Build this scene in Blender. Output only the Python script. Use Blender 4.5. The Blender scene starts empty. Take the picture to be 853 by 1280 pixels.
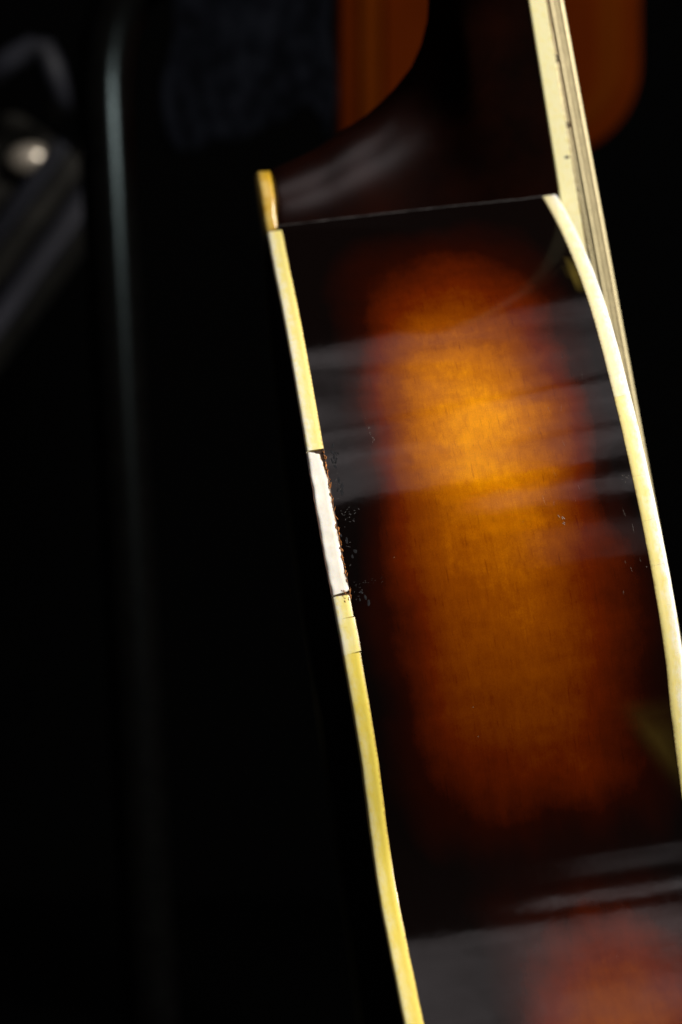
import bpy, bmesh, math, random
from mathutils import Vector, Matrix, noise
random.seed(7)

# ------------------------------------------------------------------ camera, world, lamps
scene = bpy.context.scene
COL = scene.collection
HC = 0.385                        # camera height above the floor (m)
FPX = 2751.3                      # focal length in pixels of the 853 x 1280 photograph
cam_data = bpy.data.cameras.new("camera")
cam = bpy.data.objects.new("camera", cam_data)
COL.objects.link(cam)
cam.location = (0, 0, HC)
cam.rotation_euler = (math.radians(90), 0, 0)
cam_data.sensor_fit = 'VERTICAL'
cam_data.sensor_height = 36.0
cam_data.sensor_width = 24.0
cam_data.lens = FPX * 36.0 / 1280.0
cam_data.clip_start = 0.01
cam_data.clip_end = 50
cam_data.dof.use_dof = True
cam_data.dof.focus_distance = 0.515
cam_data.dof.aperture_fstop = 10.5
cam_data.dof.aperture_blades = 8
scene.camera = cam

world = bpy.data.worlds.new("World")
scene.world = world
world.use_nodes = True
world.node_tree.nodes["Background"].inputs[0].default_value = (0.6, 0.7, 1.0, 1)
world.node_tree.nodes["Background"].inputs[1].default_value = 0.004

vs = scene.view_settings
vs.view_transform = 'Standard'
vs.look = 'None'
vs.exposure = 0.0
vs.gamma = 1.0
vs.use_curve_mapping = False


def area_lamp(name, loc, sx, sy, radiance, colour, aim=None):
    d = bpy.data.lights.new(name, 'AREA')
    d.shape = 'RECTANGLE'
    d.size, d.size_y = sx, sy
    d.energy = radiance * math.pi * sx * sy
    d.color = colour
    o = bpy.data.objects.new(name, d)
    COL.objects.link(o)
    o.location = loc
    if aim is not None:
        o.rotation_euler = (Vector(aim) - Vector(loc)).to_track_quat('-Z', 'Y').to_euler()
    return o


def soften(d, seed):
    """a curtained pane: bright and dull patches, soft borders"""
    d.use_nodes = True
    nt = d.node_tree
    em = nt.nodes['Emission']
    geo = nt.nodes.new('ShaderNodeNewGeometry')
    mp = nt.nodes.new('ShaderNodeVectorMath')
    mp.operation = 'MULTIPLY_ADD'
    mp.inputs[1].default_value = (7.0, 1.3, 1)
    mp.inputs[2].default_value = (seed, seed * 0.7, 0)
    nt.links.new(geo.outputs['Parametric'], mp.inputs[0])
    nz = nt.nodes.new('ShaderNodeTexNoise')
    nz.inputs['Scale'].default_value = 1.6
    nz.inputs['Detail'].default_value = 3
    nz.inputs['Distortion'].default_value = 0.6
    nt.links.new(mp.outputs[0], nz.inputs['Vector'])
    mr = nt.nodes.new('ShaderNodeMapRange')
    mr.inputs['From Min'].default_value = 0.32
    mr.inputs['From Max'].default_value = 0.66
    mr.inputs['To Min'].default_value = 0.35
    mr.inputs['To Max'].default_value = 1.35
    nt.links.new(nz.outputs[0], mr.inputs[0])
    sep = nt.nodes.new('ShaderNodeSeparateXYZ')
    nt.links.new(geo.outputs['Parametric'], sep.inputs[0])
    edge = nt.nodes.new('ShaderNodeValToRGB')
    cr = edge.color_ramp
    cr.interpolation = 'EASE'
    for _ in range(2):
        cr.elements.new(0.5)
    for e, (p, c) in zip(cr.elements, ((0.0, 0.25), (0.06, 1.0), (0.93, 1.0), (1.0, 0.3))):
        e.position = p
        e.color = (c, c, c, 1)
    nt.links.new(sep.outputs[1], edge.inputs[0])
    mu = nt.nodes.new('ShaderNodeMath')
    mu.operation = 'MULTIPLY'
    nt.links.new(mr.outputs[0], mu.inputs[0])
    nt.links.new(edge.outputs[0], mu.inputs[1])
    nt.links.new(mu.outputs[0], em.inputs['Strength'])


PANE_H = HC + 0.95
COOL = (1.0, 0.89, 0.90)
# the panes of the overhead window that the lacquer mirrors: (x0, x1, y0, y1, radiance)
for xm, x0, x1, y0, y1, yaw, rad in [(0.08, -0.45, 0.45, 0.358, 0.80, 26, 0.82), (0.095, -0.45, 0.45, 0.170, 0.350, 19, 1.5),
                                     (0.11, -0.45, 0.45, 0.034, 0.169, 14, 1.35), (0.127, 0.055, 0.45, -0.121, -0.040, 11, 1.4),
                                     (0.165, 0.13, 0.50, -0.52, -0.24, 10, 0.42)]:
    w = math.radians(yaw)
    dx = (x0 + x1) / 2 - xm
    o = area_lamp("window_pane_light", (xm + dx * math.cos(w), (y0 + y1) / 2 + dx * math.sin(w), PANE_H), x1 - x0, (y1 - y0) * math.cos(w), rad, COOL)
    o.rotation_euler = (0, 0, w)
    soften(o.data, xm * 37 + yaw)
# the main lamp, high on the right
area_lamp("key_light", (1.05, -0.05, HC + 0.85), 0.5, 0.68, 41.0, (1.0, 0.96, 0.90), aim=(0.02, 0.52, HC + 0.45))

# ------------------------------------------------------------------ materials


class NT:
    def __init__(self, name):
        self.m = bpy.data.materials.new(name)
        self.m.use_nodes = True
        self.t = self.m.node_tree
        self.b = self.t.nodes["Principled BSDF"]

    def n(self, typ, **kw):
        nd = self.t.nodes.new(typ)
        for k, v in kw.items():
            setattr(nd, k, v)
        return nd

    def l(self, a, b):
        self.t.links.new(a, b)

    def set(self, **kw):
        for k, v in kw.items():
            self.b.inputs[k.replace('_', ' ')].default_value = v
        return self

    def math(self, op, a, b=None, c=None, clamp=False):
        nd = self.n('ShaderNodeMath', operation=op, use_clamp=clamp)
        for i, v in enumerate((a, b, c)):
            if v is None:
                continue
            if isinstance(v, (int, float)):
                nd.inputs[i].default_value = v
            else:
                self.l(v, nd.inputs[i])
        return nd.outputs[0]

    def ramp(self, fac, stops, interp='LINEAR'):
        nd = self.n('ShaderNodeValToRGB')
        cr = nd.color_ramp
        cr.interpolation = interp
        while len(cr.elements) < len(stops):
            cr.elements.new(0.5)
        for e, (p, c) in zip(cr.elements, stops):
            e.position = p
            e.color = c if len(c) == 4 else (*c, 1)
        self.l(fac, nd.inputs[0])
        return nd.outputs[0]

    def mix(self, fac, a, b):
        nd = self.n('ShaderNodeMix', data_type='RGBA')
        for sock, v in ((nd.inputs[0], fac), (nd.inputs[6], a), (nd.inputs[7], b)):
            if isinstance(v, (int, float)):
                sock.default_value = v
            elif isinstance(v, tuple):
                sock.default_value = (*v, 1)
            else:
                self.l(v, sock)
        return nd.outputs[2]

    def noise(self, vec, scale, detail=3, rough=0.55, mul=None):
        if mul is not None:
            vm = self.n('ShaderNodeVectorMath', operation='MULTIPLY')
            self.l(vec, vm.inputs[0])
            vm.inputs[1].default_value = mul
            vec = vm.outputs[0]
        nd = self.n('ShaderNodeTexNoise')
        self.l(vec, nd.inputs['Vector'])
        nd.inputs['Scale'].default_value = scale
        nd.inputs['Detail'].default_value = detail
        nd.inputs['Roughness'].default_value = rough
        return nd.outputs[0]

    def bump(self, h, strength, dist=0.001, sock='Normal'):
        nd = self.n('ShaderNodeBump')
        nd.inputs['Strength'].default_value = strength
        nd.inputs['Distance'].default_value = dist
        self.l(h, nd.inputs['Height'])
        self.l(nd.outputs[0], self.b.inputs[sock])


def plain(name, colour, rough, metal=0.0, coat=0.0, vary=0.15, scale=120.0, bump=0.0, spec=0.5, coat_rough=0.08):
    k = NT(name)
    tc = k.n('ShaderNodeTexCoord').outputs['Object']
    f = k.noise(tc, scale, 4)
    lo = tuple(c * (1 - vary) for c in colour)
    hi = tuple(min(1, c * (1 + vary)) for c in colour)
    k.l(k.ramp(f, [(0.3, lo), (0.7, hi)]), k.b.inputs['Base Color'])
    k.set(Roughness=rough, Metallic=metal, Coat_Weight=coat, Coat_Roughness=coat_rough, Specular_IOR_Level=spec)
    if bump:
        k.bump(f, bump)
    return k.m


def g1(v):
    return (v, v, v)


def sunburst_material():
    k = NT("sunburst_lacquer")
    uv = k.n('ShaderNodeUVMap').outputs[0]
    sep = k.n('ShaderNodeSeparateXYZ')
    k.l(uv, sep.inputs[0])
    s, u = sep.outputs[0], sep.outputs[1]              # s in units of 100 mm, u 0 back .. 1 front
    cloud = k.noise(uv, 1.0, 3, 0.5, (4.0, 3.0, 1))
    du = k.math('MULTIPLY', k.math('SUBTRACT', cloud, 0.5), 0.17)
    ww = k.ramp(k.math('DIVIDE', s, 3.0), [(0.36, g1(1.0)), (0.52, g1(0.84)), (0.66, g1(0.84)), (0.72, g1(1.0))], 'EASE')      # the glow widens lower down
    u2 = k.math('ADD', k.math('ADD', k.math('MULTIPLY', k.math('SUBTRACT', u, 0.5), ww), 0.5), du)
    ds = k.math('MULTIPLY', k.math('SUBTRACT', k.noise(uv, 1.0, 3, 0.5, (3.0, 4.0, 1)), 0.5), 0.20)
    s2 = k.math('DIVIDE', k.math('ADD', s, ds), 3.0, clamp=True)
    shift = k.math('MULTIPLY', k.math('MAXIMUM', k.math('SUBTRACT', s, 1.95), 0.0), 0.45)   # the lower glow sits nearer the front
    u3 = k.math('SUBTRACT', u2, k.math('MINIMUM', shift, 0.12))
    core = k.ramp(u3, [(0.0, g1(0)), (0.18, g1(0.0)), (0.32, g1(0.55)), (0.46, g1(1.0)), (0.60, g1(0.95)), (0.74, g1(0.45)), (0.9, g1(0.0))], 'B_SPLINE')
    wide = k.ramp(u3, [(0.0, g1(0)), (0.06, g1(0.0)), (0.14, g1(0.20)), (0.24, g1(0.56)), (0.36, g1(0.92)), (0.52, g1(1.0)), (0.64, g1(0.94)),
                       (0.77, g1(0.60)), (0.88, g1(0.28)), (0.96, g1(0.05)), (1.0, g1(0.0))], 'B_SPLINE')
    a_s = k.ramp(s2, [(0.0, g1(0)), (0.025, g1(0.0)), (0.07, g1(0.10)), (0.12, g1(0.25)), (0.19, g1(0.42)), (0.26, g1(0.57)), (0.34, g1(0.64)),
                      (0.44, g1(0.57)), (0.54, g1(0.51)), (0.605, g1(0.42)), (0.645, g1(0.18)), (0.67, g1(0.03)), (0.705, g1(0.06)), (0.765, g1(0.40)), (0.85, g1(0.62))], 'B_SPLINE')
    b_s = k.ramp(s2, [(0.14, g1(0)), (0.20, g1(0.10)), (0.25, g1(0.32)), (0.31, g1(0.58)), (0.37, g1(0.46)), (0.43, g1(0.18)), (0.54, g1(0.0))], 'B_SPLINE')
    f = k.math('ADD', k.math('MULTIPLY', wide, a_s), k.math('MULTIPLY', core, b_s))
    f = k.math('SUBTRACT', k.math('MULTIPLY', f, 0.88), 0.025, clamp=True)
    flame = k.noise(uv, 1.0, 3, 0.55, (11.0, 1.6, 1))
    f = k.math('ADD', f, k.math('MULTIPLY', k.math('SUBTRACT', flame, 0.5), k.math('MULTIPLY', f, 0.42)))
    # long fine grain and short dark flecks along the length of the side
    grain = k.noise(uv, 1.0, 5, 0.65, (5.0, 130.0, 1))
    fleck = k.noise(uv, 1.0, 3, 0.6, (16.0, 120.0, 1))
    speck = k.noise(uv, 1.0, 2, 0.7, (260.0, 260.0, 1))
    f = k.math('ADD', f, k.math('MULTIPLY', k.math('SUBTRACT', grain, 0.5), k.math('MULTIPLY', f, 0.16)))
    mott = k.noise(uv, 1.0, 6, 0.68, (26.0, 24.0, 1))
    f = k.math('ADD', f, k.math('MULTIPLY', k.math('SUBTRACT', mott, 0.5), k.math('MULTIPLY', f, 0.45)))
    flk = k.ramp(fleck, [(0.0, g1(1)), (0.30, g1(0.6)), (0.40, g1(0))])
    f = k.math('SUBTRACT', f, k.math('MULTIPLY', flk, k.math('MULTIPLY', f, 0.25)))
    f = k.math('ADD', f, k.math('MULTIPLY', k.math('SUBTRACT', speck, 0.5), k.math('MULTIPLY', f, 0.34)), clamp=True)
    col = k.ramp(f, [(0.0, (0.0025, 0.0014, 0.0012)), (0.12, (0.013, 0.0019, 0.0006)), (0.30, (0.082, 0.0088, 0.0004)),
                     (0.52, (0.19, 0.041, 0.0004)), (0.75, (0.39, 0.112, 0.0002)), (1.0, (0.68, 0.245, 0.0002))])
    painted_reflection = k.n('ShaderNodeAttribute', attribute_name='painted_reflection')
    refl_fac = k.math('MULTIPLY', painted_reflection.outputs['Fac'], k.ramp(k.noise(uv, 1.0, 4, 0.7, (20, 20, 1)), [(0.25, g1(0.75)), (0.7, g1(1))]), clamp=True)
    col = k.mix(refl_fac, col, (0.105, 0.075, 0.014))  # olive reflections mixed into the base colour
    k.l(col, k.b.inputs['Base Color'])
    k.set(Roughness=0.45, Specular_IOR_Level=0.0, Coat_IOR=1.4)
    gl = k.ramp(k.math('DIVIDE', s, 3.0), [(0.03, g1(0.06)), (0.17, g1(0.10)), (0.225, g1(1.0))])      # the finish is dull beside the heel
    gl = k.math('MULTIPLY', gl, k.math('SUBTRACT', 1.0, k.math('MULTIPLY', f, 0.62)))           # and set thinner where the colour is lightest, to weaken reflections
    cw = k.n('ShaderNodeMath', operation='MULTIPLY')
    k.l(gl, cw.inputs[0])
    k.l(cw.outputs[0], k.b.inputs['Coat Weight'])
    k.l(k.ramp(k.noise(uv, 1.0, 4, 0.6, (5, 4, 1)), [(0.3, g1(0.72)), (0.65, g1(1.0))]), cw.inputs[1])
    haze = k.noise(uv, 1.0, 4, 0.6, (14, 30, 1))
    k.l(k.math('ADD', k.math('MULTIPLY', haze, 0.08), 0.04), k.b.inputs['Coat Roughness'])
    # faint waviness of hand-rubbed lacquer
    k.bump(k.noise(uv, 1.0, 2, 0.5, (22.0, 9.0, 1)), 0.03, 0.0006, 'Coat Normal')
    return k.m


def celluloid(name, inner, outer, blotch, coat=0.6):
    """aged plastic binding: UV.y runs 0 at the outer edge .. 1 beside the wood"""
    k = NT(name)
    uv = k.n('ShaderNodeUVMap').outputs[0]
    sep = k.n('ShaderNodeSeparateXYZ')
    k.l(uv, sep.inputs[0])
    n1 = k.noise(uv, 1.0, 4, 0.6, (22.0, 1.6, 1))
    n2 = k.noise(uv, 1.0, 3, 0.6, (60.0, 5.0, 1))
    v = k.math('ADD', sep.outputs[1], k.math('MULTIPLY', k.math('SUBTRACT', n1, 0.5), 1.1))
    col = k.mix(k.ramp(v, [(0.15, g1(0)), (0.62, g1(1))]), outer, inner)
    col = k.mix(k.math('MULTIPLY', k.ramp(n2, [(0.48, g1(0)), (0.68, g1(1))]), 0.6), col, blotch)
    grime = k.ramp(k.math('ADD', sep.outputs[1], k.math('MULTIPLY', k.math('SUBTRACT', k.noise(uv, 1.0, 3, 0.6, (90, 2, 1)), 0.5), 0.22)), [(0.90, g1(0)), (1.0, g1(0.75))])
    col = k.mix(grime, col, (0.22, 0.10, 0.03))
    hair = k.ramp(k.noise(uv, 1.0, 2, 0.5, (260.0, 1.4, 1)), [(0.70, g1(0)), (0.78, g1(0.45))])
    col = k.mix(hair, col, (0.40, 0.26, 0.12))
    k.l(col, k.b.inputs['Base Color'])
    k.set(Roughness=0.38, Coat_Weight=coat, Coat_Roughness=0.15, Subsurface_Weight=0.15, Subsurface_Scale=0.001)
    k.b.inputs['Subsurface Radius'].default_value = (1.0, 0.7, 0.3)
    k.bump(n2, 0.12, 0.0003)
    return k.m


M = {}
M['burst'] = sunburst_material()
M['cream'] = celluloid("cream_celluloid", (0.85, 0.73, 0.25), (0.87, 0.82, 0.60), (0.82, 0.67, 0.13))
M['yellow'] = celluloid("yellowed_celluloid", (0.80, 0.64, 0.10), (0.82, 0.72, 0.32), (0.76, 0.57, 0.06))
M['front'] = celluloid("front_celluloid", (0.87, 0.74, 0.28), (0.90, 0.88, 0.80), (0.84, 0.69, 0.20))
M['frontwhite'] = celluloid("pale_front_celluloid", (0.89, 0.80, 0.46), (0.90, 0.88, 0.81), (0.86, 0.74, 0.34))
M['amber'] = celluloid("amber_celluloid", (0.50, 0.30, 0.02), (0.62, 0.46, 0.14), (0.40, 0.20, 0.01))
M['white'] = celluloid("new_white_celluloid", (0.84, 0.80, 0.70), (0.86, 0.83, 0.76), (0.80, 0.73, 0.58), 0.2)
M['fbbind'] = celluloid("fingerboard_celluloid", (0.85, 0.79, 0.46), (0.84, 0.77, 0.42), (0.82, 0.71, 0.24))
def neck_material():
    """dark brown lacquer, glossy on the heel and rubbed dull along the neck"""
    k = NT("dark_neck_lacquer")
    tc = k.n('ShaderNodeTexCoord').outputs['Object']
    f = k.noise(tc, 60.0, 4)
    sep = k.n('ShaderNodeSeparateXYZ')
    k.l(tc, sep.inputs[0])
    red = k.ramp(k.math('MULTIPLY', sep.outputs[2], 10.0), [(0.30, g1(1.0)), (0.62, g1(0.0))])
    dark = k.ramp(f, [(0.3, (0.0025, 0.0009, 0.0006)), (0.75, (0.007, 0.0017, 0.0008))])
    warm = k.ramp(f, [(0.3, (0.004, 0.0010, 0.0006)), (0.75, (0.012, 0.0022, 0.0008))])
    k.l(k.mix(red, dark, warm), k.b.inputs['Base Color'])
    z = k.math('ADD', sep.outputs[2], k.math('MULTIPLY', k.math('SUBTRACT', k.noise(tc, 45.0, 3), 0.5), 0.03))
    k.l(k.ramp(k.math('MULTIPLY', z, 10.0), [(0.40, g1(1.0)), (0.62, g1(0.12))], 'EASE'), k.b.inputs['Coat Weight'])
    k.set(Roughness=0.5, Specular_IOR_Level=0.0, Coat_Roughness=0.24)
    k.bump(k.noise(tc, 90.0, 3), 0.05, 0.0008, 'Coat Normal')
    return k.m


M['neck'] = neck_material()
M['back'] = plain("black_back_lacquer", (0.003, 0.0018, 0.0014), 0.6, coat=0.0, vary=0.3, spec=0.1)
M['spruce'] = plain("dark_front_lacquer", (0.02, 0.008, 0.003), 0.4, coat=0.6, vary=0.4)
M['ebony'] = plain("dark_rosewood", (0.02, 0.012, 0.009), 0.5, vary=0.4, scale=300)
M['rawwood'] = plain("raw_wood_splinters", (0.34, 0.12, 0.022), 0.8, vary=0.6, scale=900)
M['channel'] = plain("stained_channel_wood", (0.05, 0.022, 0.01), 0.8, vary=0.6, scale=700)
M['fret'] = plain("nickel_fret", (0.62, 0.60, 0.55), 0.3, metal=1.0, vary=0.08)
M['bronze'] = plain("bronze_string", (0.70, 0.59, 0.33), 0.45, metal=0.3, vary=0.12, scale=900)
M['scuff'] = plain("lacquer_scuff", (0.034, 0.031, 0.031), 0.8, vary=0.5, scale=2500)
M['smudge'] = plain("lacquer_smudge", (0.008, 0.008, 0.0095), 0.6, vary=0.8, scale=1500, spec=0.15)
M['scratch'] = plain("pale_scratch", (0.17, 0.15, 0.13), 0.7, vary=0.5, scale=2500)
M['dot'] = plain("dark_marker", (0.05, 0.045, 0.03), 0.5)
M['seam'] = plain("joint_seam_lacquer", (0.03, 0.026, 0.025), 0.5, coat=0.5, vary=0.9, scale=220)
M['tube'] = plain("black_tube_paint", (0.0016, 0.0015, 0.0014), 0.5, vary=0.3, spec=0.17)
M['tube'].node_tree.nodes['Principled BSDF'].inputs['Specular Tint'].default_value = (0.72, 0.95, 1.0, 1)
M['tube'].node_tree.nodes['Principled BSDF'].inputs['Roughness'].default_value = 0.2
M['case'] = plain("black_case_covering", (0.013, 0.0122, 0.0105), 0.8, vary=0.7, scale=60, bump=0.3, spec=0.1)
M['trim'] = plain("dark_grey_case_trim", (0.028, 0.028, 0.036), 0.5, vary=0.4, scale=30, spec=0.2)
M['handle'] = plain("dark_handle_leather", (0.011, 0.0115, 0.016), 0.6, vary=0.5, scale=30, spec=0.2)
M['navytrim'] = plain("navy_case_trim", (0.004, 0.0045, 0.0085), 0.5, vary=0.4, scale=30, spec=0.2)
M['silver'] = plain("silver_stud", (0.50, 0.44, 0.36), 0.3, metal=0.6, vary=0.15)
M['cloth'] = plain("navy_cloth", (0.0024, 0.0027, 0.0038), 0.95, vary=0.6, scale=110, spec=0.0)
M['panel'] = plain("brown_wood_panel", (0.047, 0.0070, 0.0005), 0.7, vary=0.2, scale=9, spec=0.0)
M['paneledge'] = plain("orange_wood_edge", (0.052, 0.0098, 0.0006), 0.7, vary=0.2, scale=9, spec=0.0)
M['black'] = plain("matte_black", (0.0016, 0.0016, 0.0016), 1.0, vary=0.3, spec=0.0)

# ------------------------------------------------------------------ helpers


def link(name, me, mat, parent=None, smooth=True):
    me.materials.append(mat)
    if parent is not None and parent.name.startswith("acoustic_guitar"):
        me.transform(Matrix.Diagonal((1, -1, 1, 1)))      # the side that faces us is -y of the guitar
        me.flip_normals()
    if smooth:
        for p in me.polygons:
            p.use_smooth = True
    o = bpy.data.objects.new(name, me)
    COL.objects.link(o)
    if parent is not None:
        o.parent = parent
    return o


def mesh(name, verts, faces, mat, parent=None, smooth=True, uvs=None):
    me = bpy.data.meshes.new(name)
    me.from_pydata(verts, [], faces)
    if uvs is not None:
        lay = me.uv_layers.new(name="UVMap")
        for lp in me.loops:
            lay.data[lp.index].uv = uvs[lp.vertex_index]
    me.update()
    return link(name, me, mat, parent, smooth)


def tag(o, label=None, cat=None, group=None, kind=None):
    for k, v in (("label", label), ("category", cat), ("group", group), ("kind", kind)):
        if v:
            o[k] = v
    return o


def interp(t, tab):
    if t <= tab[0][0]:
        return tab[0][1]
    for (a, va), (b, vb) in zip(tab, tab[1:]):
        if t <= b:
            return va + (vb - va) * (t - a) / (b - a)
    return tab[-1][1]


guitar_ref = {}


def tube(name, pts, rad, mat, parent=None, n=12, cap=True):
    pts = [Vector(p) for p in pts]
    rads = rad if isinstance(rad, (list, tuple)) else [rad] * len(pts)
    V, Fc = [], []
    up = None
    for i, p in enumerate(pts):
        t = (pts[min(i + 1, len(pts) - 1)] - pts[max(i - 1, 0)]).normalized()
        if up is None:
            up = Vector((0, 0, 1)) if abs(t.z) < 0.9 else Vector((0, 1, 0))
        a = t.cross(up).normalized()
        up = a.cross(t).normalized()
        for j in range(n):
            an = 2 * math.pi * j / n
            V.append(p + (a * math.cos(an) + up * math.sin(an)) * rads[i])
    for i in range(len(pts) - 1):
        for j in range(n):
            Fc.append((i * n + j, i * n + (j + 1) % n, (i + 1) * n + (j + 1) % n, (i + 1) * n + j))
    if cap:
        Fc.append(tuple(range(n - 1, -1, -1)))
        Fc.append(tuple((len(pts) - 1) * n + j for j in range(n)))
    if parent is not guitar_ref.get('o'):
        Fc = [q[::-1] for q in Fc]
    return mesh(name, V, Fc, mat, parent)


def rounded_box(name, size, bevel, mat, parent=None, loc=(0, 0, 0), seg=3):
    bm = bmesh.new()
    bmesh.ops.create_cube(bm, size=1.0)
    for v in bm.verts:
        v.co = Vector((v.co.x * size[0], v.co.y * size[1], v.co.z * size[2]))
    bmesh.ops.bevel(bm, geom=list(bm.edges), offset=bevel, segments=seg, affect='EDGES', profile=0.5)
    for v in bm.verts:
        v.co += Vector(loc)
    me = bpy.data.meshes.new(name)
    bm.to_mesh(me)
    bm.free()
    return link(name, me, mat, parent)


# ------------------------------------------------------------------ the setting
def sheet(name, pts, kind='structure'):
    o = mesh(name, pts, [(0, 1, 2, 3)], M['black'], smooth=False)
    return tag(o, kind=kind)


sheet("floor", [(-6, -3, 0), (6, -3, 0), (6, 2.2, 0), (-6, 2.2, 0)])
sheet("backdrop", [(-6, 2.2, 0), (6, 2.2, 0), (6, 2.2, 4), (-6, 2.2, 4)])

# ------------------------------------------------------------------ the guitar (local axes in mm: x along the body to the
# tail, y out of the side that faces us, z from the back to the front)
MM = 0.001
CG = Vector((78.35157, 625.98369, -21.03192))
RR = Vector((0.14291, 0.05104, 0.98842)).normalized()
FF = Vector((-0.00076, -0.99866, 0.05168)).normalized()
UU = FF.cross(RR).normalized()            # in the mirrored axes
FF = RR.cross(UU).normalized()
W3 = Matrix((RR, FF, UU))
off = W3 @ (-CG * MM) + Vector((0, 0, HC))
W3 = W3 @ Matrix.Diagonal((1, -1, 1))
guitar = bpy.data.objects.new("acoustic_guitar", None)
COL.objects.link(guitar)
guitar.matrix_world = Matrix.Translation(off) @ W3.to_4x4()
guitar.empty_display_size = 0.05
guitar_ref['o'] = guitar
tag(guitar, "sunburst acoustic guitar with cream binding, one white repaired stretch along the back edge", "guitar")

ALPHA = [(-34, 89), (-14, 85), (-5, 72), (3, 63), (12, 61.5), (25, 60.5), (46, 56), (65, 49.5), (79.5, 43.5), (92.5, 38.5), (106.5, 34), (121.5, 29.5), (135.5, 25),
         (147.5, 20), (158.5, 13), (170.5, 5), (183.5, 0.5), (193.5, 0), (198.5, 5), (203.5, 20), (207.5, 27), (215.5, 33.5), (225.5, 40.5),
         (237.5, 43), (253, 41), (273, 28), (303, 17), (343, 3), (383, -14), (423, -34), (473, -60), (523, -82), (563, -88), (700, -90)]
S0, DS = -30, 1.0
raw = [interp(S0 + i * DS, ALPHA) for i in range(680)]
ker = [math.exp(-0.5 * (j / 3.0) ** 2) for j in range(-9, 10)]
ks = sum(ker)
ang = []
for i in range(len(raw)):
    ang.append(sum(ker[j + 9] * raw[max(0, min(len(raw) - 1, i + j))] for j in range(-9, 10)) / ks)
i0 = int(-S0)
OUT = [None] * len(raw)
OUT[i0] = (0.0, 26.5)
for i in range(i0 + 1, len(raw)):
    a = math.radians(ang[i - 1])
    OUT[i] = (OUT[i - 1][0] + math.cos(a), OUT[i - 1][1] + math.sin(a))
for i in range(i0 - 1, -1, -1):
    a = math.radians(ang[i])
    OUT[i] = (OUT[i + 1][0] - math.cos(a), OUT[i + 1][1] - math.sin(a))
ia = next(i for i in range(i0, -1, -1) if OUT[i][1] < 0.5 or i == 0)
ib = next(i for i in range(300, len(raw)) if OUT[i][1] < 0.5 or i == len(raw) - 1)


def ZB(x):       # back edge
    return interp(x, [(-10, 0.8), (0.5, 0.75), (12.8, 0.28), (22.4, 0.15), (33, 0.0), (47, -0.2), (63, -0.38), (75, -0.5), (88, -0.35),
                      (109, 0.2), (123, 0.45), (135, 0.6), (150, 0.3), (166, 0.2), (173, 0.4), (180, 0.6), (190, 0.8), (240, 1.0)])


def ZT(x):       # front edge
    return 81.22 - 0.0439 * min(x, 132) + interp(x, [(0, 0), (12, 0.2), (33, 0.1), (55, -0.1), (80, 0.1), (105, 0.5), (123, 0.7), (140, 0.3), (160, 0)])


def outline(s):
    k = max(0.0, min(1.0, (s - 10) / 50.0))
    t = s + 5.8 * k * k * (3 - 2 * k) - S0
    i = max(0, min(len(OUT) - 2, int(math.floor(t))))
    fr = t - i
    a, b = OUT[i], OUT[i + 1]
    an = math.radians(ang[i] + (ang[i + 1] - ang[i]) * fr)
    return a[0] + (b[0] - a[0]) * fr, a[1] + (b[1] - a[1]) * fr, -math.sin(an), math.cos(an)


SA, SB = S0 + ia, S0 + ib - 5.8
HB = 4.3          # binding height


def painted_reflection_at(s, z):
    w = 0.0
    # reflections painted into the colour: wedge by the front binding, smear near the shoulder
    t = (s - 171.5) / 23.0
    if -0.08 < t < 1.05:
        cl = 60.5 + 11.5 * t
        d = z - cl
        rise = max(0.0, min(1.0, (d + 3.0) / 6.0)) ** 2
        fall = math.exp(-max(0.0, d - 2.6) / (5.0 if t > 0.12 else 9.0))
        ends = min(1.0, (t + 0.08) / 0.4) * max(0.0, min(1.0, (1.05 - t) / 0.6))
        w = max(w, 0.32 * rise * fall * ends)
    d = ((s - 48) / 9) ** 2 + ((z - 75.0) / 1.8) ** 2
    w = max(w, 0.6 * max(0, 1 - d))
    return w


def side_mesh(sign):
    ss = [SA + 0.0]
    while ss[-1] < SB:
        ss.append(min(SB, ss[-1] + (1.0 if ss[-1] < 260 else 4.0)))
    NZ = 56
    V, UV, Fc, refl_vals = [], [], [], []
    for s in ss:
        x, y, nx, ny = outline(s)
        zb, zt = ZB(x) + HB, ZT(x) - HB
        for j in range(NZ + 1):
            u = j / NZ
            z = zb + (zt - zb) * u
            V.append((x * MM, sign * y * MM, z * MM))
            UV.append((s / 100.0 + 1.0 * (sign < 0), u))
            refl_vals.append(painted_reflection_at(s, z) if sign > 0 else 0)
    n = NZ + 1
    for i in range(len(ss) - 1):
        for j in range(NZ):
            q = (i * n + j, i * n + j + 1, (i + 1) * n + j + 1, (i + 1) * n + j)
            Fc.append(q if sign > 0 else q[::-1])
    o = mesh("side", V, Fc, M['burst'], guitar, uvs=UV)
    at = o.data.attributes.new("painted_reflection", 'FLOAT', 'POINT')
    for i, w in enumerate(refl_vals):
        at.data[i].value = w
    return o


side_near = side_mesh(1)
side_near["label"] = "glossy amber to black sunburst side with window reflections"
side_far = side_mesh(-1)


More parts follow.
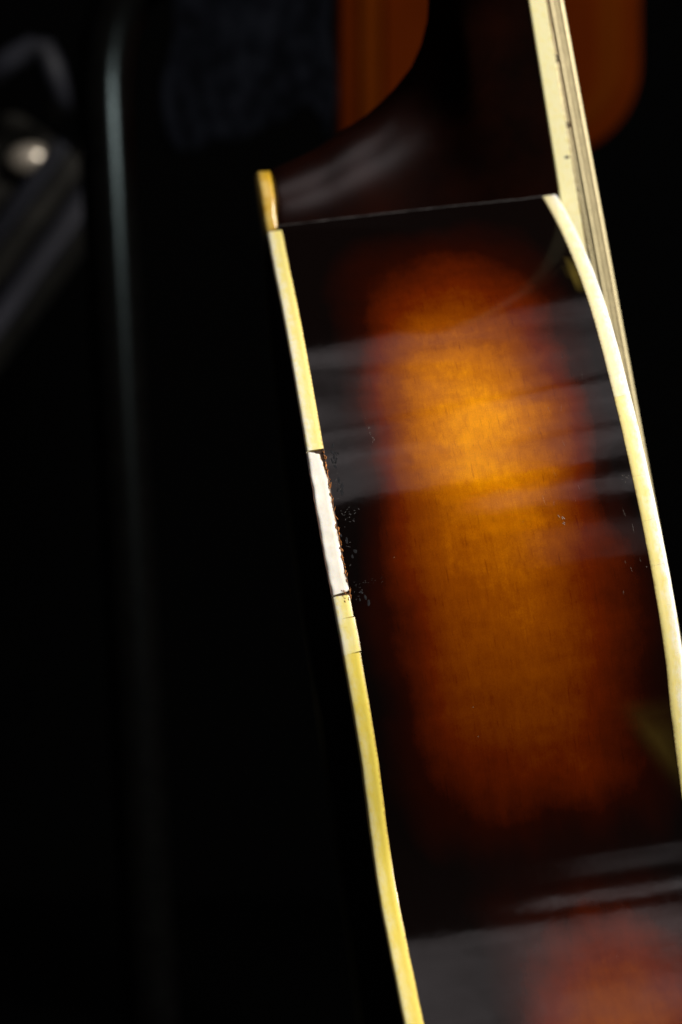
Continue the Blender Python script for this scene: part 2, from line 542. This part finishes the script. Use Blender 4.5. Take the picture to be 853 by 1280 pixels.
def plate(name, zf, arch, mat):
    V, Fc = [], []
    pts = [OUT[i] for i in range(ia, ib, 4)] + [OUT[ib]]
    ring = [(x, y) for x, y in pts] + [(x, -y) for x, y in reversed(pts)]
    nr = len(ring)
    cx = 190.0
    inset = 1.6
    for k, fr in enumerate((1.0, 0.93, 0.8, 0.6, 0.35)):
        for x, y in ring:
            yy = (abs(y) - inset if abs(y) > inset else 0) * (1 if y >= 0 else -1)
            xx = cx + (x - cx) * (1 - inset / 200)
            px, py = cx + (xx - cx) * fr, yy * fr
            V.append((px * MM, py * MM, (zf(x) + arch * (1 - fr ** 2)) * MM))
    for k in range(4):
        for i in range(nr):
            Fc.append((k * nr + i, k * nr + (i + 1) % nr, (k + 1) * nr + (i + 1) % nr, (k + 1) * nr + i))
    V.append((cx * MM, 0, (zf(cx) + arch) * MM))
    c = len(V) - 1
    for i in range(nr):
        Fc.append((4 * nr + i, 4 * nr + (i + 1) % nr, c))
    return mesh(name, V, Fc, mat, guitar)


plate("back_plate", lambda x: ZB(x) + 0.25, -1.5, M['back'])
plate("front_plate", lambda x: ZT(x) - 0.25, 2.0, M['spruce'])


def binding(name, s0, s1, back, mat, h=HB, lift=0.0, proud=0.12, sign=1, skew0=0.0, skew1=0.0, rag=0.0, wave=0.0, chamfer=0.0, step=1.0, inset=0.0):
    """one length of binding, a rounded strip swept along the edge"""
    n = max(2, int((s1 - s0) / step) + 1)
    prof = [(-2.2, 0.02), (-1.0, 0.0), (-0.5, 0.08), (-0.12, 0.30), (0.06, 0.62), (proud, 1.05), (proud, 0.35 * h + 0.5), (proud, 0.7 * h),
            (proud, h - 0.12), (proud - 0.1, h), (-2.2, h)]
    V, UV, Fc = [], [], []
    m = len(prof)
    for i in range(n):
        fr = i / (n - 1)
        s = s0 + (s1 - s0) * fr
        for k, (pn, pz) in enumerate(prof):
            v = pz / h
            se = s + (skew0 * (1 - fr) + skew1 * fr) * (v - 0.5)
            x, y, nx, ny = outline(se)
            zz = pz
            if pz > 0.6 * h:
                zz += rag * (noise.noise(Vector((se * 0.9, 3.1, k * .01))) + .5 * noise.noise(Vector((se * 3.1, 7.7, 0)))) * (pz / h)
                zz -= chamfer * max(0, 1 - (s - s0) / 7.0) * (pz / h)
            pn2 = pn + wave * noise.noise(Vector((se * 0.35, k * 0.2, 1.7)))
            zz += wave * noise.noise(Vector((se * 0.3, 9.7, 1.7))) + inset * (1 - v)
            z = ZB(x) + lift + zz if back else ZT(x) - lift - zz
            V.append(((x + nx * pn2) * MM, sign * (y + ny * pn2) * MM, z * MM))
            UV.append((se / 100.0, v))
    for i in range(n - 1):
        for k in range(m):
            q = (i * m + k, i * m + (k + 1) % m, (i + 1) * m + (k + 1) % m, (i + 1) * m + k)
            Fc.append(q)
    nb = len(V)
    V += V[:m] + V[(n - 1) * m:n * m]                     # the end caps have their own corners
    UV += UV[:m] + UV[(n - 1) * m:n * m]
    Fc.append(tuple(nb + k for k in reversed(range(m))))
    Fc.append(tuple(nb + m + k for k in range(m)))
    if (sign > 0) != back:
        Fc = [q[::-1] for q in Fc]
    o = mesh(name, V, Fc, mat, guitar, uvs=UV)
    for p in o.data.polygons:
        p.use_smooth = len(p.vertices) == 4
    return o


# back edge, from the heel downwards
binding("back_binding", -1.5, 97.6, True, M['cream'], wave=0.05)["label"] = "cream upper stretch of the back binding"
rep = binding("repair_binding", 98.5, 136.2, True, M['white'], h=4.12, proud=0.07, skew0=1.2, skew1=-0.6, rag=0.2, wave=0.2, chamfer=1.0, step=0.5)
rep["label"] = "new white unstained piece let into the back binding"
binding("back_binding", 136.9, 142.3, True, M['cream'], h=4.15, skew1=-0.4, wave=0.05)
binding("back_binding", 142.36, 150.6, True, M['cream'], h=4.4, proud=0.12, skew1=-0.6, wave=0.05)
binding("back_binding", 150.66, 205.0, True, M['yellow'], h=4.2, wave=0.05)["label"] = "yellowed lower stretch of the back binding"
binding("back_binding", 205.0, SB, True, M['yellow'], h=4.3, wave=0.05)
binding("back_binding", SA, SB, True, M['yellow'], sign=-1, step=4)
# front edge
cuts = [-3.0, 94.6, 117.5, 129.3, 140.5, SB]
for a, b in zip(cuts, cuts[1:]):
    binding("front_binding", a + 0.015, b - 0.015, False, M['frontwhite'] if a < 0 else M['front'], skew0=0.5 if a > 0 else 0, skew1=0.5 if b < 200 else 0, wave=0.05)
binding("front_binding", SA, SB, False, M['front'], sign=-1, step=4)

# the channel cut in the wood behind the repair, its torn edge and splinters
V, Fc = [], []
for i in range(82):
    s = 97.0 + i * 0.5
    x, y, nx, ny = outline(s)
    for pn, zz in ((-0.45, 0.6), (-0.45, 3.2), (-0.35, 3.7), (-0.05, 4.1), (0.02, 4.36 + 0.1 * noise.noise(Vector((s, 0, 0)))), (-1.2, 4.5)):
        V.append(((x + nx * pn) * MM, (y + ny * pn) * MM, (ZB(x) + zz) * MM))
for i in range(81):
    for k in range(5):
        Fc.append((i * 6 + k, i * 6 + k + 1, (i + 1) * 6 + k + 1, (i + 1) * 6 + k))
mesh("binding_channel", V, Fc, M['channel'], guitar)
gl = []
for i in range(60):
    s = 104.0 + i * 0.55
    x, y, nx, ny = outline(s)
    o_ = -0.16 + 0.05 * noise.noise(Vector((s * 0.5, 0, 5)))
    gl.append(((x + nx * o_) * MM, (y + ny * o_) * MM, (ZB(x) + 0.13 + 0.12 * noise.noise(Vector((s * 0.4, 2, 0)))) * MM))
tube("glue_line", gl, [(0.14 + 0.06 * noise.noise(Vector((i * 0.4, 0, 0)))) * MM for i in range(60)], M['channel'], guitar, n=6)


def on_side(s, z, lift=0.03):
    x, y, nx, ny = outline(s)
    return Vector(((x + nx * lift) * MM, (y + ny * lift) * MM, z * MM))


def flakes(name, items, mat, kind='stuff'):
    """small irregular chips lying on the side: (s, z, half length, half width, angle, lift)"""
    V, Fc = [], []
    for s, z, a, b, an, lf in items:
        n = 7
        base = len(V)
        x, y, nx, ny = outline(s)
        for t in range(n):
            th = 2 * math.pi * t / n
            r = random.uniform(0.55, 1.15)
            du, dv = a * r * math.cos(th), b * r * math.sin(th)
            V.append(on_side(s + du * math.cos(an) - dv * math.sin(an), z + du * math.sin(an) + dv * math.cos(an), lf * 0.3))
        V.append(on_side(s, z, lf))
        for t in range(n):
            Fc.append((base + t, base + (t + 1) % n, base + n))
    o = mesh(name, V, Fc, mat, guitar, smooth=False)
    o["kind"] = kind
    return o


def zb_s(s):
    return ZB(outline(s)[0])


R_ = random.uniform
sp = []
for i in range(70):
    s = R_(97.5, 138.5)
    sp.append((s, zb_s(s) + R_(4.0, 4.5), R_(0.25, 0.9), R_(0.08, 0.2), R_(-0.5, 0.5), R_(0.1, 0.3)))
for i in range(16):
    s = R_(135.6, 138.4)
    sp.append((s, zb_s(s) + R_(2.6, 4.5), R_(0.2, 0.6), R_(0.1, 0.22), R_(0.2, 1.3), R_(0.15, 0.35)))
flakes("wood_splinters", sp, M['rawwood'])
sc = []


def cloud(n, s, z, ds, dz, a, b, an=0.0, spread=3.1):
    for i in range(n):
        sc.append((s + random.gauss(0, ds), z + random.gauss(0, dz), R_(0.4, 1) * a, R_(0.4, 1) * b, an + R_(-spread, spread), 0.035))


cloud(22, 116.8, 6.9, 1.0, 1.1, 0.35, 0.10)
cloud(14, 101, 5.6, 1.6, 0.5, 0.5, 0.07)
cloud(12, 109, 5.7, 2.5, 0.4, 0.5, 0.08)
cloud(7, 128, 5.5, 3.0, 0.6, 0.45, 0.10)
cloud(9, 137.5, 6.0, 1.5, 0.9, 0.4, 0.09)
cloud(14, 134.5, 8.0, 0.35, 2.2, 0.3, 0.05)
flakes("lacquer_scuffs", sc, M['scuff'])
sc = []
cloud(9, 100.5, 6.0, 2.0, 0.6, 1.3, 0.4, 0, 0.5)
cloud(7, 109, 6.3, 1.5, 0.4, 1.2, 0.5, 0, 0.6)
cloud(4, 129, 6.2, 3.0, 0.8, 1.1, 0.5, 0, 0.9)
cloud(4, 137.5, 6.8, 1.2, 0.9, 1.0, 0.4)
flakes("lacquer_smudges", sc, M['smudge'])
sc = []
cloud(9, 93.5, 15.3, 2.2, 0.5, 0.5, 0.06, 0.0, 0.6)
cloud(5, 125.7, 55.3, 1.0, 0.35, 0.7, 0.12, 0.5, 0.4)
cloud(9, 117.6, 71.8, 0.7, 0.5, 0.3, 0.06)
for i in range(16):
    s = R_(85, 150)
    sc.append((s, R_(52, 73), R_(0.3, 1.6), R_(0.015, 0.04), R_(-0.25, 0.25), 0.03))
for i in range(9):
    sc.append((R_(60, 235), R_(8, 74), R_(0.05, 0.14), R_(0.05, 0.12), R_(0, 3), 0.03))
sc.append((216, 67, 0.5, 0.5, 0, 0.05))
flakes("surface_scratches", sc, M['scratch'])

# ------------------------------------------------------------------ neck with its heel
ZFB = lambda x: 81.75 + 0.013 * x
FBH = 5.05
HEEL = [(-336, 63), (-120, 60.5), (-85, 59.2), (-63.4, 57.1), (-57.8, 55.9), (-50.8, 53), (-44.8, 49.2), (-38.4, 42.4), (-32.9, 34.3),
        (-29.5, 26.5), (-25.4, 18.6), (-23.0, 10.8), (-21.6, 6.0), (-20.5, 4.6), (-18, 4.4), (6, 4.4)]


def halfw(x):
    return 27.0 + 0.011 * (x if x < 0 else x)


xs = [6, 3, 0, -3, -6, -9, -12, -15, -17, -18.5, -19.5, -20.5, -21, -21.6, -22.2, -23, -24, -25.4, -27, -28.3, -29.5, -31, -33, -35, -37, -39,
      -42, -45, -48, -51, -54, -58, -63, -70, -80, -95, -120, -160, -220, -280, -336]
NS = 60
TIP = [(4.39, -20.3), (4.6, -20.5)] + [(z, x) for x, z in reversed(HEEL) if z > 4.7]
V, Fc = [], []
for x in xs:
    zt = ZFB(x) - 0.05
    zb = interp(x, HEEL)
    w = halfw(x) - 0.15
    k = max(0, min(1, (-x - 25) / 50))
    k = k * k * (3 - 2 * k)
    row = []
    for j in range(NS + 1):
        # t runs 0 (fingerboard, near side) .. 1 (bottom) .. 0 (far side)
        a = math.pi * j / NS
        t = math.sin(a)
        sg = 1 if j < NS / 2 else -1
        if j == NS // 2:
            t = 1.0
        z = zt + (zb - zt) * t
        xt = interp(z, TIP)
        r = max(0.0, min(1.0, (4.0 - x) / (4.0 - xt)))
        wz = min(w, 17.0 + 10.5 * max(0, (z - 4.4) / 74.0) ** 0.8)
        yh = wz * max(0.0, 1 - r ** 1.7) ** 0.6
        yn = w * max(0.0, 1 - t ** 2.2) ** 0.52
        y = yh * (1 - k) + yn * k
        if j == NS // 2:
            y = 0
        row.append((x * MM, sg * y * MM, (zt + (zb - zt) * t) * MM))
    V += row
n = NS + 1
for i in range(len(xs) - 1):
    for j in range(NS):
        Fc.append((i * n + j + 1, (i + 1) * n + j + 1, (i + 1) * n + j, i * n + j))
Fc.append(tuple((len(xs) - 1) * n + j for j in reversed(range(n))))
neck = mesh("neck", V, Fc, M['neck'], guitar)
neck["label"] = "black brown lacquered neck flaring into its heel"

# heel cap: a tongue of amber plastic on the foot of the heel
bm = bmesh.new()
prof = []
for i in range(25):
    a = math.pi * i / 24
    prof.append((-22.3 * math.sin(a) ** 0.8 + 0.9, 16.0 * math.cos(a)))
NT_ = 5
rings = []
for k in range(NT_):
    zf = k / (NT_ - 1)
    ring = []
    for x, y in prof:
        shr = 1.0 - (0.05 if k == 0 else 0.0) - 0.02 * zf
        hh = 4.2 - 0.75 * math.exp(-((x + 5.5) / 3.5) ** 2) + 0.15 * noise.noise(Vector((x * .5, y * .5, 0)))
        ring.append(bm.verts.new((x * shr * MM, y * shr * MM, (0.75 + hh * zf) * MM)))
    rings.append(ring)
for k in range(NT_ - 1):
    for i in range(24):
        bm.faces.new((rings[k][i], rings[k][i + 1], rings[k + 1][i + 1], rings[k + 1][i]))
bm.faces.new(rings[0])
bm.faces.new(list(reversed(rings[-1])))
for k in range(NT_ - 1):
    bm.faces.new((rings[k][24], rings[k][0], rings[k + 1][0], rings[k + 1][24]))
bmesh.ops.recalc_face_normals(bm, faces=bm.faces)
me = bpy.data.meshes.new("heel_cap")
bm.to_mesh(me)
bm.free()
lay = me.uv_layers.new(name="UVMap")
for lp in me.loops:
    co = me.vertices[lp.vertex_index].co
    lay.data[lp.index].uv = (co.x * 10 + co.y * 3, 0.25 + 0.45 * (co.z / MM - 0.7) / 4.2)
cap = link("heel_cap", me, M['amber'], guitar)
cap["label"] = "amber yellow plastic cap on the foot of the heel"

# seam where the heel meets the side
V, Fc = [], []
NSM = 60
for i in range(NSM + 1):
    fr = i / NSM
    t = 1 - 0.98 * fr
    z = (ZFB(0) - 0.05) + (4.4 - ZFB(0)) * t
    r = 4.0 / (4.0 - interp(z, TIP))
    y = min(26.8, 17.0 + 10.5 * max(0, (z - 4.4) / 74.0) ** 0.8) * max(0, 1 - r ** 1.7) ** 0.6
    # place it on the side surface, just outside the heel
    s = min((SA + q * 0.5 for q in range(0, 120)), key=lambda q: abs(outline(q)[1] - (y + 0.25)))
    x, yy, nx, ny = outline(s)
    r = 0.24 + 0.12 * noise.noise(Vector((fr * 14, 0, 0)))
    for dz in range(6):
        th = 2 * math.pi * dz / 6
        V.append(((x + nx * r * math.cos(th) - ny * r * math.sin(th)) * MM, (yy + 0.1 + ny * r * math.cos(th) + nx * r * math.sin(th)) * MM, z * MM))
for i in range(NSM):
    for k in range(6):
        Fc.append((i * 6 + k, i * 6 + (k + 1) % 6, (i + 1) * 6 + (k + 1) % 6, (i + 1) * 6 + k))
mesh("joint_seam", V, Fc, M['seam'], guitar)

# ------------------------------------------------------------------ fingerboard, its binding, frets, marker, strings
XF0, XF1 = -336.0, 92.0


def bar(name, x0, x1, y0f, y1f, z0f, z1f, mat, parent, n=30, bev=0.0):
    V, UV, Fc = [], [], []
    for i in range(n + 1):
        x = x0 + (x1 - x0) * i / n
        y0, y1, z0, z1 = y0f(x), y1f(x), z0f(x), z1f(x)
        P = [(y0, z0), (y1 - bev, z0), (y1, z0 + bev), (y1, z1 - bev), (y1 - bev * 0.8, z1), (y0, z1)]
        if y1 < y0:
            P = [(y0, z0), (y1 + bev, z0), (y1, z0 + bev), (y1, z1 - bev), (y1 + bev * 0.8, z1), (y0, z1)]
        for y, z in P:
            V.append((x * MM, y * MM, z * MM))
            UV.append((x / 100.0, (z - z0) / max(1e-6, z1 - z0)))
    for i in range(n):
        for k in range(6):
            Fc.append((i * 6 + k, i * 6 + (k + 1) % 6, (i + 1) * 6 + (k + 1) % 6, (i + 1) * 6 + k))
    Fc += [tuple(range(6)), tuple(n * 6 + k for k in reversed(range(6)))]
    o = mesh(name, V, Fc, mat, parent, smooth=False, uvs=UV)
    bm = bmesh.new()
    bm.from_mesh(o.data)
    bmesh.ops.recalc_face_normals(bm, faces=bm.faces)
    bm.to_mesh(o.data)
    bm.free()
    return o


zt_ = lambda x: ZFB(x) + FBH
fb = bar("fingerboard", XF0, XF1, lambda x: -halfw(x) + 1.6, lambda x: halfw(x) - 1.6, lambda x: ZFB(x) + 0.02, lambda x: zt_(x) - 0.03, M['ebony'], guitar)
fbb = bar("fingerboard_binding", XF0, XF1, lambda x: halfw(x) - 1.58, lambda x: halfw(x) + 0.02, ZFB, zt_, M['fbbind'], guitar, bev=0.35)
fbb["label"] = "cream binding along the fingerboard edge with a dark dot"
bar("fingerboard_binding", XF0, XF1, lambda x: -halfw(x) + 1.58, lambda x: -halfw(x) - 0.02, ZFB, zt_, M['fbbind'], guitar, bev=0.35)
# position marker in the fingerboard binding
V = [(-9.6 * MM, (halfw(-9.6) + 0.06) * MM, 85.35 * MM)]
for k in range(10):
    th = 2 * math.pi * k / 10
    V.append(((-9.6 + 0.42 * math.cos(th)) * MM, (halfw(-9.6) + 0.05) * MM, (85.35 + 0.75 * math.sin(th)) * MM))
mesh("position_marker", V, [(0, 1 + k, 1 + (k + 1) % 10) for k in range(10)], M['dot'], guitar, smooth=False)
# frets: spacing shrinks towards the body
fx = [-18.4]
r12 = 2 ** (1 / 12)
rem = 314.0
xs_f = []
for k in range(-16, 6):
    x = -18.4 + 314.0 - 314.0 * r12 ** (-k)
    if XF0 + 4 < x < XF1 - 2:
        xs_f.append(x)
for x in xs_f:
    V, Fc = [], []
    w = halfw(x) - 0.15
    for i, y in enumerate((-w, -w + 0.8, w - 0.8, w)):
        hgt = 0.25 if i in (0, 3) else 1.0
        for k in range(7):
            th = math.pi * k / 6
            V.append(((x + 1.1 * math.cos(th)) * MM, y * MM, (zt_(x) - 0.05 + hgt * math.sin(th)) * MM))
    for i in range(3):
        for k in range(6):
            Fc.append((i * 7 + k, i * 7 + k + 1, (i + 1) * 7 + k + 1, (i + 1) * 7 + k))
    mesh("fret", V, Fc, M['fret'], guitar)
# strings
gauge = [0.80, 0.72, 0.60, 0.40, 0.24, 0.18]
for k in range(6):
    pts = []
    for i in range(24):
        x = -336 + (290 + 336) * i / 23
        y = (22.6 + 0.010 * x) * (1 - 2 * k / 5)
        z = 92.5 + 0.0370 * x + (506 - y * y) / 610.0
        pts.append((x * MM, y * MM, z * MM))
    tube("string", pts, gauge[k] * MM, M['bronze'], guitar, n=10)
rounded_box("bridge", (0.012, 0.13, 0.022), 0.003, M['ebony'], guitar, (0.288, 0, 0.0895))


# ------------------------------------------------------------------ things out of focus behind the guitar
def at(px, py, d):
    return Vector(((px - 426.5) / FPX * d, d, HC + (640 - py) / FPX * d))


# black tubular frame: an inverted U, left leg in view, right leg behind the guitar
dT = 1.08
left = [at(190 + 62 * (y - 1280) / 1180, y, dT) for y in range(2000, 130, -60)]
left = [p for p in left if p.z > 0.0]
p0 = left[0]
dirn = (left[1] - left[0]).normalized()
left = [p0 - dirn * (p0.z / dirn.z)] + left
bend = [at(129, 105, dT), at(131, 74, dT), at(137, 40, dT), at(149, 8, dT), at(168, -18, dT), at(195, -36, dT), at(235, -44, dT)]
right = [at(560, -44, dT), at(595, -38, dT), at(615, -22, dT), at(622, 6, dT), at(626, 60, dT)]
rl = [at(626 + 40 * (y - 60) / 1200, y, dT) for y in range(120, 2000, 60)]
rl = [p for p in rl if p.z > 0.0]
dirn = (rl[-1] - rl[-2]).normalized()
rl.append(rl[-1] - dirn * (rl[-1].z / dirn.z))
frame = bpy.data.objects.new("tubular_frame", None)
COL.objects.link(frame)
frame.location = (left[0].x, dT, 0)
base = frame.location.copy()
sh = lambda P: [Vector(p) - base for p in P]
tag(frame, "black glossy metal tube frame standing at left behind the guitar", "tube frame")
tube("bent_tube", sh(left + bend + right + rl), 0.0132, M['tube'], frame, n=20)
for p in (left[0], rl[-1]):
    rounded_box("foot", (0.034, 0.034, 0.02), 0.006, M['tube'], frame, tuple(p - base + Vector((0, 0, 0.0102))))

# navy cloth hung over the top bar of the frame
V, Fc = [], []
NXc, NYc = 40, 36
x0, x1 = at(212, 0, dT).x, at(424, 0, dT).x
ztop = at(0, -44, dT).z
zlow = at(0, 190, dT).z
for j in range(NYc + 1):
    v = j / NYc
    for i in range(NXc + 1):
        u = i / NXc
        # over the bar: the back flap, the turn and the front flap
        if v < 0.3:
            q = v / 0.3
            y, z = dT + 0.0165, zlow + 0.03 + (ztop - zlow - 0.03) * q
        elif v < 0.4:
            th = math.pi * (v - 0.3) / 0.1
            y, z = dT + 0.0165 * math.cos(th), ztop + 0.0165 * math.sin(th)
        else:
            q = (v - 0.4) / 0.6
            y, z = dT - 0.0165, ztop + (zlow + 0.022 * noise.noise(Vector((u * 3.3, 8.1, 0))) + 0.012 * u - ztop) * q
        hang = max(0, (ztop - z) / (ztop - zlow))
        f = 0.009 * noise.noise(Vector((u * 3.0, v * 2.2, 0.3))) + 0.003 * noise.noise(Vector((u * 13.0, v * 7.0, 4.3)))
        y += (f - 0.006) * hang * (1 if v > 0.35 else -1)
        x = x0 + (x1 - x0) * u + 0.003 * math.sin(v * 13 + u * 3)
        if u > 0.8:
            x += -0.005 * hang * (u - 0.8) * 5
        V.append((x, y, z))
for j in range(NYc):
    for i in range(NXc):
        a = j * (NXc + 1) + i
        Fc.append((a, a + 1, a + NXc + 2, a + NXc + 1))
cloth = mesh("draped_cloth", V, Fc, M['cloth'])
md = cloth.modifiers.new("thickness", 'SOLIDIFY')
md.thickness = 0.0015
tag(cloth, "dark navy cloth hanging over the tube frame behind the heel", "cloth")

# brown wooden back of a chair, rounded lower corners, on a post hidden behind the guitar
dP = 1.32
chair = bpy.data.objects.new("wooden_chair", None)
COL.objects.link(chair)
pc = at(612, 0, dP)
chair.location = (pc.x, dP, 0)
tag(chair, "brown wooden chair whose rounded back shows either side of the guitar neck", "chair")
zb_ = at(0, 196, dP).z
zt2 = zb_ + 0.32
hw = (at(802, 0, dP).x - at(424, 0, dP).x) / 2


def rrect(hw, z0, z1, r, n=8):
    """rounded rectangle; the lower right corner is a wide curve"""
    P = []
    for sx, sz, a0, rr in ((1, 0, -90, r), (1, 1, 0, 0.02), (-1, 1, 90, 0.02), (-1, 0, 180, 0.012)):
        cx = sx * (hw - rr)
        cz = z0 + rr if sz == 0 else z1 - rr
        for k in range(n + 1):
            a = math.radians(a0 + 90 * k / n)
            P.append((cx + rr * math.cos(a), cz + rr * math.sin(a)))
    return P


def slab(name, prof_list, mat, parent):
    V, Fc = [], []
    m = len(prof_list[0][1])
    for y, P in prof_list:
        V += [(x, y, z) for x, z in P]
    for i in range(len(prof_list) - 1):
        for k in range(m):
            Fc.append((i * m + k, i * m + (k + 1) % m, (i + 1) * m + (k + 1) % m, (i + 1) * m + k))
    Fc += [tuple(range(m)), tuple((len(prof_list) - 1) * m + k for k in reversed(range(m)))]
    o = mesh(name, V, Fc, mat, parent, smooth=False)
    bm = bmesh.new()
    bm.from_mesh(o.data)
    bmesh.ops.recalc_face_normals(bm, faces=bm.faces)
    bm.to_mesh(o.data)
    bm.free()
    return o


slab("backrest", [(0.0, rrect(hw - 0.003, zb_ + 0.003, zt2 - .003, 0.055)), (0.003, rrect(hw, zb_, zt2, 0.056)), (0.022, rrect(hw, zb_, zt2, 0.056))], M['panel'], chair)
slab("backrest_band", [(-0.0035, rrect(hw - 0.014, zb_ + 0.012, zt2 - 0.014, 0.046)), (-0.0005, rrect(hw - 0.011, zb_ + 0.010, zt2 - 0.012, 0.048))], M['paneledge'], chair)
slab("backrest_inset", [(-0.006, rrect(hw - 0.028, zb_ + 0.020, zt2 - 0.03, 0.035)), (-0.004, rrect(hw - 0.026, zb_ + 0.018, zt2 - 0.028, 0.036))], M['panel'], chair)
rounded_box("post", (0.03, 0.02, zb_ + 0.05), 0.004, M['case'], chair, (0.0, 0.034, (zb_ + 0.05) / 2 + 0.02))
rounded_box("base", (0.30, 0.30, 0.022), 0.008, M['case'], chair, (0.0, 0.034, 0.012))

# black hard case leaning at far left, with grey edge trims, a silver stud and a handle
dC = 1.30
case = bpy.data.objects.new("instrument_case", None)
COL.objects.link(case)
a, b = at(0, 432, dC), at(105, 288, dC)
ex = (b - a).normalized()
ez = Vector((-ex.z, 0, ex.x))
ey = ez.cross(ex)
org = a - ex * (a.z / ex.z) if ex.z > 0 else a
case.location = org
Mx = Matrix((ex, Vector((0, 1, 0)), ez)).transposed()
case.rotation_euler = Mx.to_euler()
tag(case, "black hard case with grey edge trims and a silver stud leaning at far left", "instrument case")
Mi = Mx.transposed()
loc = lambda px, py, d: Mi @ (at(px, py, d) - org)
L = (b - org).length
xa, xb = 0.03, L + 0.035
wz = (loc(0, 292, dC).z)
rounded_box("shell", (xb - xa, 0.12, wz * 1.9), 0.012, M['case'], case, ((xa + xb) / 2, 0.075, wz * 1.9 / 2 + 0.012))


def rail(zc, w, mat="trim", name="edge_trim"):
    rounded_box(name, (xb - xa, 0.014, w), 0.003, M[mat], case, ((xa + xb) / 2, 0.007, zc))


rail(0.010, 0.011)
rail(loc(62, 290, dC).z, 0.007, 'navytrim')
rail(loc(30, 244, dC).z, 0.011, 'navytrim')
k = loc(32, 197, dC)
bm = bmesh.new()
for yy, r in ((0.0, 0.0125), (-0.004, 0.0125), (-0.008, 0.0105), (-0.0105, 0.007), (-0.0115, 0.001)):
    for j in range(24):
        th = 2 * math.pi * j / 24
        q = Mi @ Vector((r * 1.04 * math.cos(th), 0, 0.78 * r * math.sin(th) + 0.1 * r * math.cos(th)))
        bm.verts.new((k.x + q.x, k.y + 0.012 + yy, k.z + q.z))
bm.verts.ensure_lookup_table()
for i in range(4):
    for j in range(24):
        bm.faces.new([bm.verts[q] for q in (i * 24 + j, i * 24 + (j + 1) % 24, (i + 1) * 24 + (j + 1) % 24, (i + 1) * 24 + j)])
bm.faces.new([bm.verts[j] for j in range(24)])
bm.faces.new([bm.verts[96 + j] for j in reversed(range(24))])
bmesh.ops.recalc_face_normals(bm, faces=bm.faces)
me = bpy.data.meshes.new("stud")
bm.to_mesh(me)
bm.free()
link("stud", me, M['silver'], case)
hp = [(-30, 110), (-5, 88), (18, 72), (40, 60), (56, 62), (66, 84), (72, 112), (76, 140)]
tube("handle", [loc(x, y, dC - 0.03 + (0.03 if i in (0, 7) else 0)) for i, (x, y) in enumerate(hp)], 0.007, M['handle'], case, n=12)
